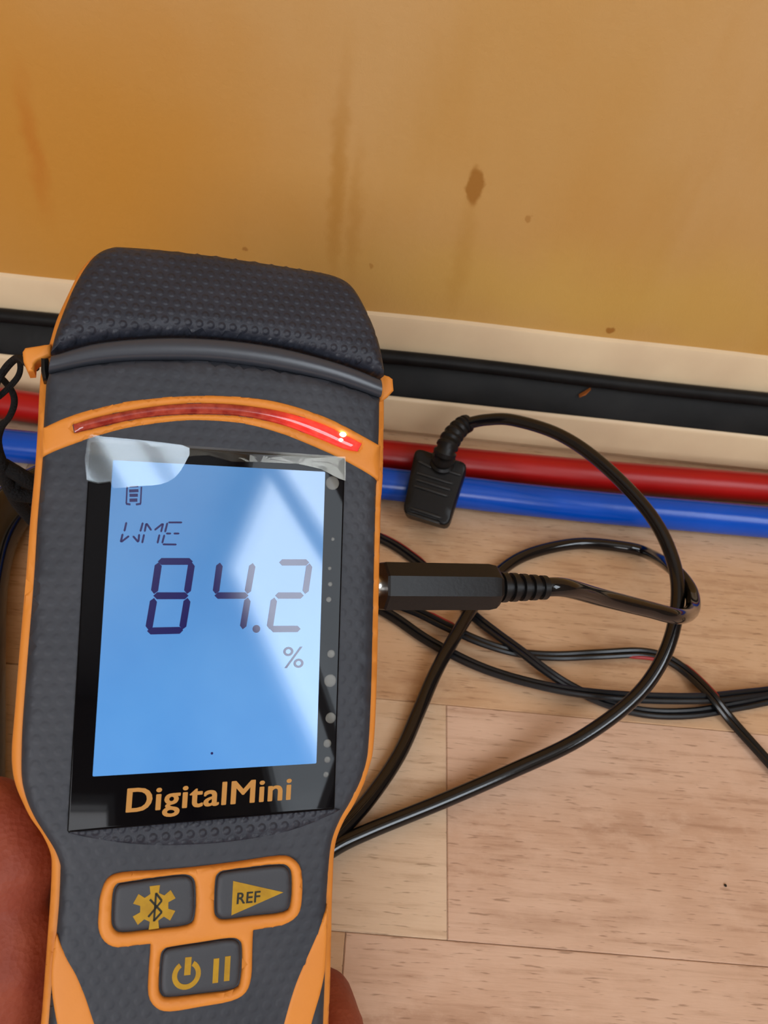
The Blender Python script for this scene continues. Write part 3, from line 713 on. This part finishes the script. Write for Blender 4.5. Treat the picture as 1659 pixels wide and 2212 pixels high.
jb = prism_axis('jack_plug', [(u0+0.0004, RJ*0.95), (u0+0.0010, RJ), (u1-0.0035, RJ*1.0), (u1-0.0012, RJ*0.93), (u1, RJ*0.78), (u1+0.0006, RJ*0.5)], plug_m, 8, math.pi/8, 1.0)
rs = []; n_r = 5; u = u1
L_r = (u2-u1)/n_r
for i in range(n_r):
    r = 0.0042-0.0002*i
    rs += [(u, r*0.74), (u+L_r*0.34, r*0.74), (u+L_r*0.40, r), (u+L_r*0.92, r), (u+L_r*0.999, r*0.8)]; u += L_r
prism_axis('strain_relief', rs, plug_m, 20, 0)
RC = 0.0027
A0 = jp(u2-0.002); A1 = jp(u2+0.006, 0, 0)
def D(px, d): return at_d(px, d)
dj = float((M@(A1-CAM))[2])
route = [A0, A1, D((1300, 1291), dj+0.016), D((1400, 1316), dj+0.030), D((1463, 1331), dj+0.040), D((1492, 1322), 0.288), D((1497, 1295), 0.300), D((1484, 1262), 0.308), D((1450, 1226), 0.318),
         at_z((1400, 1196), 0.0060), at_z((1350, 1182), 0.0034), at_z((1250, 1174), RC+.0002), at_z((1150, 1194), RC+.0002), at_z((1085, 1230), RC+.0018), at_z((1035, 1290), RC+0.0045), at_z((985, 1372), RC+0.0060), at_z((942, 1450), RC+0.0040), at_z((905, 1535), RC+0.001), at_z((862, 1630), RC+.0003), at_z((800, 1722), RC+.0003), at_z((735, 1795), RC+.0003), at_z((640, 1890), RC+.0003), at_z((520, 1960), RC+.0003), at_z((440, 1990), RC+.0003),
         at_z((440, 2030), RC+.0003), at_z((560, 1985), RC+.0003), at_z((660, 1880), RC+.0003), at_z((722, 1832), RC+.0003), at_z((800, 1794), RC+.0003), at_z((950, 1733), RC+0.001), at_z((1100, 1668), RC+0.004), at_z((1250, 1597), RC+0.010), at_z((1370, 1508), RC+0.018), at_z((1435, 1415), RC+0.026), at_z((1463, 1310), RC+0.034), at_z((1455, 1215), RC+0.040), at_z((1405, 1112), RC+0.046), at_z((1305, 1006), RC+0.050), at_z((1210, 940), RC+0.050), at_z((1110, 908), RC+0.046), at_z((1050, 907), RC+0.042), at_z((1006, 916), RC+0.038)]
# the turn of the two tails behind the meter
cable = tube('cable', [P2(p) for p in smooth_open(route, 8)], RC, cable_m, cableT, 16)
# square ridged plug, leaning on the pipes
tl, tr_, br_, blc = at_z((897, 966), 0.030), at_z((1011, 1000), 0.030), at_z((968, 1138), 0.013), at_z((869, 1108), 0.013)
oC = (tl+tr_+br_+blc)/4; bx = (tr_+br_-tl-blc); bx /= np.linalg.norm(bx); by = (tl+tr_-br_-blc); by -= bx*(by@bx); by /= np.linalg.norm(by); bz = np.cross(bx, by)
blockE = Matrix(((bx[0], by[0], bz[0], oC[0]), (bx[1], by[1], bz[1], oC[1]), (bx[2], by[2], bz[2], oC[2]), (0, 0, 0, 1)))
def bl_loc(px, w=0.0):
    d = ray(px); t = ((oC+w*bz-CAM)@bz)/(d@bz); q = CAM+t*d-oC; return np.array((q@bx, q@by))
bq = [np.array(((q-oC)@bx, (q-oC)@by)) for q in (tl, tr_, br_, blc)]
block = pillow('block_plug', rounded(bq, 0.0035), plug_m, None, 0, 0.0095, edge=0.0016, edge_h=0.0012, grid=0.003)
block.data.transform(INV @ blockE); block.parent = cableT
z4 = lambda x, y: (840+x/7.54, 880+y/7.54)
for a, b in (((478, 880), (700, 985)), ((885, 1018), (1165, 1105)), ((470, 1075), (1035, 1245)), ((448, 1180), (1000, 1345)), ((420, 1282), (955, 1445)), ((340, 1640), (850, 1800)), ((310, 1725), (815, 1885))):
    o = pillow('grip_ridge', smooth_closed([np.array(p) for p in bar(bl_loc(z4(*a)), bl_loc(z4(*b)), 0.0012)], 2), ridge_m, None, 0.0009, 0.0013, edge=0.0004, edge_h=0.0004)
    o.data.transform(INV @ blockE); o.parent = block; 
# ribbed boot
boot = smooth_open([oC+bx*bl_loc((955, 1002))[0]+by*bl_loc((955, 1002))[1]+bz*-0.001, at_z((962, 975), 0.036), at_z((976, 945), 0.039), at_z((996, 922), 0.040), at_z((1012, 914), 0.0400)], 9)
rb = []
for i in range(len(boot)):
    t = i/(len(boot)-1); base = 0.0056-0.0014*t; rb.append(base*(1.0 if (i % 4) in (0, 1) or t > 0.86 else 0.82))
rb[-1] *= 0.75
tube('strain_relief', [P2(p) for p in boot], rb, plug_m, cableT, 18)

# ================================================================== thin two-core wire on the floor
wireT = empty('two_core_wire', tuple(at_z((1200, 1480), 0))); tag(wireT, 'thin black two-core wire with a red core, looped on the floor', 'wire')
def P3(p): return np.array(p)-np.array(wireT.location)
RW = 0.00118
wpath = [((-60, 1062), .0016), ((20, 1052), .0016), ((120, 1040), .0016), ((400, 1080), .0016), ((700, 1115), .0016), ((826, 1166), .0016), ((890, 1206), .0016), ((960, 1265), .0016), ((1020, 1328), .0016), ((1070, 1368), .0030), ((1128, 1410), .0046), ((1180, 1450), .0040), ((1235, 1485), .0020), ((1310, 1520), .0018), ((1400, 1541), .0018), ((1500, 1541), .0016), ((1600, 1524), .0016), ((1700, 1510), .0016),
         ((1850, 1530), .0016), ((1980, 1500), .0016), ((1950, 1430), .0016), ((1800, 1462), .0016), ((1690, 1490), .0016), ((1600, 1502), .0030), ((1500, 1510), .0040), ((1350, 1506), .0030), ((1200, 1488), .0042), ((1050, 1447), .0024), ((930, 1388), .0020), ((840, 1328), .0016), ((740, 1280), .0016), ((640, 1285), .0016), ((620, 1320), .0016), ((700, 1300), .0016), ((800, 1290), .0030), ((890, 1318), .0030), ((960, 1352), .0040), ((1040, 1388), .0044), ((1120, 1411), .0020), ((1200, 1418), .0018), ((1300, 1414), .0018), ((1385, 1411), .0018), ((1440, 1424), .0020), ((1490, 1458), .0022), ((1540, 1508), .0050), ((1580, 1558), .0020), ((1640, 1625), .0018), ((1720, 1715), .0018)]
WP = np.array(smooth_open([at_z(p, z) for p, z in wpath], 7)); n = len(WP)
T = np.gradient(WP, axis=0); T /= np.linalg.norm(T, axis=1)[:, None]
side = np.cross(T, (0, 0, 1.0)); side /= np.linalg.norm(side, axis=1)[:, None]
s = np.concatenate([[0], np.cumsum(np.linalg.norm(np.diff(WP, axis=0), axis=1))])
tw = 0.35*np.sin(s*45+1)
lift = lambda a: np.stack([np.zeros(n), np.zeros(n), a], 1)
for sg, nm in ((1, 'black_core'), (-1, 'black_core')):
    off = side*(sg*RW*np.cos(tw))[:, None]+lift(sg*RW*np.sin(tw)*0.6+0.0003)
    tube(nm, [P3(p) for p in WP+off], RW, wire_black, wireT, 8)
# the red core runs under and beside the black pair, and comes out on the far side in places
ph = np.zeros(n)
for (px, sg, wd) in (((862, 1187), -1, 0.016), ((955, 1348), -1, 0.008), ((1400, 1414), 1, 0.010), ((1508, 1475), -1, 0.013)):
    i0 = int(np.argmin(np.linalg.norm(WP-at_z(px, 0.002), axis=1))); ph += sg*np.exp(-((s-s[i0])/wd)**2)
offr = side*(RW*2.0*np.clip(ph*1.6, -1, 1))[:, None]+lift(-0.0005+0.0008*np.clip(np.abs(ph)*1.6, 0, 1))
tag(tube('red_core', [P3(p) for p in WP+offr], RW*0.62, wire_red, wireT, 8), 'red core')

# ================================================================== lanyard and dark cable at the left edge
lan = empty('wrist_lanyard', tuple(at_z((30, 1130), 0))); tag(lan, 'black braided wrist lanyard looped through the orange lug of the meter', 'lanyard')
def P5(p): return np.array(p)-np.array(lan.location)
lug = at_d((78, 795), 0.195)
tube('lanyard_loop', [P5(p) for p in smooth_open([lug, D((60, 788), 0.205), D((38, 772), 0.215), D((14, 790), 0.220), D((-4, 822), 0.222), D((-12, 860), 0.224), D((10, 846), 0.226), D((38, 815), 0.224), D((44, 790), 0.222), D((36, 776), 0.226), D((12, 800), 0.230), D((-20, 850), 0.235)], 7)], 0.00085, strap_m, lan, 8)
tube('lanyard_cord', [P5(p) for p in smooth_open([D((-20, 800), 0.24), D((8, 822), 0.238), D((28, 850), 0.24), D((30, 876), 0.242), D((18, 904), 0.246), D((-2, 926), 0.25), D((-12, 960), 0.255), D((4, 1010), 0.262), D((24, 1060), 0.272), D((52, 1102), 0.285), D((110, 1160), 0.300), D((200, 1230), 0.305)], 7)], [0.0010+0.0014*min(1, max(0, (i-30)/12)) for i in range(78)], strap_m, lan, 10)
kn = D((42, 1035), 0.268)
tube('lanyard_knot', [P5(kn+np.array(q)) for q in smooth_open([(-.004, 0, .006), (.002, -.002, .004), (.004, 0, -.001), (-.002, .002, -.002), (-.003, -.001, -.006), (.002, .001, -.009)], 6)], 0.0026, strap_m, lan, 10)
bc = [at_z(p, 0.0105) for p in ((130, 1035), (50, 1075), (-10, 1150), (-40, 1260), (-50, 1400), (-54, 1550), (-60, 1700), (-70, 1900), (-90, 2150))]
tag(tube('black_hose', smooth_open(bc, 8), 0.0098, cable_m, None, 18), 'thick black hose curving on the floor at the left edge behind the meter', 'hose')
c0 = at_z((1566, 1913), 0.0)
o = tag(tube('crumb', [c0+np.array((0, 0, .00002)), c0+np.array((0.0001, 0, .0003)), c0+np.array((0.0002, .0001, .0006))], [0.0004, 0.00055, 0.0002], crumb_m, None, 7), 'tiny dark crumb on the bare oak floor at lower right', 'crumb')

# ================================================================== the hand holding the meter
def capsule_chain(bm, chain):
    """tapered limbs as overlapping spheres and cones, later fused by the voxel remesh"""
    for (a, ra), (b, rb_) in zip(chain[:-1], chain[1:]):
        a, b = np.array(a, float), np.array(b, float); n = max(2, int(np.linalg.norm(b-a)/(min(ra, rb_)*0.35)))
        for i in range(n+1):
            t = i/n; c = a+(b-a)*t; r = ra+(rb_-ra)*t
            bmesh.ops.create_icosphere(bm, subdivisions=2, radius=r, matrix=Matrix.Translation(c))
bm = bmesh.new(); mm = 0.001
def ch(*pts): capsule_chain(bm, [(np.array(p[:3])*mm, p[3]*mm) for p in pts])
# palm slab behind the handle, fingers across to the right edge, thumb up the left edge
for f in ((-34, -104), (-30, -121), (-26, -138), (-22, -155)):
    ch((-44, f[1]-26, -43, 14), (f[0], f[1], -45, 12))
ch((-52, -190, -48, 22), (-46, -140, -45, 18), (-40, -115, -44, 14)); ch((-30, -190, -48, 22), (-26, -150, -47, 16))
ch((-50, -270, -52, 23), (-42, -195, -49, 24))
fingers = [((-30, -102), 0, 1.0), ((-28, -121), 1.5, 1.06), ((-25, -139), 0, 1.0), ((-22, -156), -4, 0.86)]
for (b0, tu, k) in fingers:
    v = b0[1]
    ch((b0[0], v, -45, 10.5), (6, v+1, -42.5, 9.6*k**.5), (28+tu, v+3, -41, 8.8*k**.5), (36.5+tu, v+2, -32, 8.2*k**.5), (36.8+tu, v+0.5, -20, 7.2*k**.5), (35.8+tu, v, -15, 5.8*k**.5))
ch((-44, -150, -44, 20), (-48, -112, -36, 16), (-44, -90, -30, 14), (-42, -78, -27.5, 13.4), (-41, -71, -28, 11.6), (-41, -67, -29.5, 9.2), (-42, -62, -29, 11.4), (-42, -56, -28.5, 12.8), (-44.5, -49, -30, 11.4), (-46, -45, -31, 9))
me = bpy.data.meshes.new('hand'); bm.to_mesh(me); bm.free()
hand = link(bpy.data.objects.new('hand', me)); hand.matrix_world = METER
rm = hand.modifiers.new('fuse', 'REMESH'); rm.mode = 'VOXEL'; rm.voxel_size = 0.0014
sm = hand.modifiers.new('soften', 'SMOOTH'); sm.factor = 0.5; sm.iterations = 5
bpy.context.view_layer.update(); dg = bpy.context.evaluated_depsgraph_get(); dg.update()
me2 = bpy.data.meshes.new_from_object(hand.evaluated_get(dg)); hand.modifiers.clear(); hand.data = me2; me2.name = 'hand'
me2.materials.clear(); me2.materials.append(skin)
for p in me2.polygons: p.use_smooth = True
tag(hand, 'bare hand gripping the meter from behind, thumb along its left edge', 'hand')
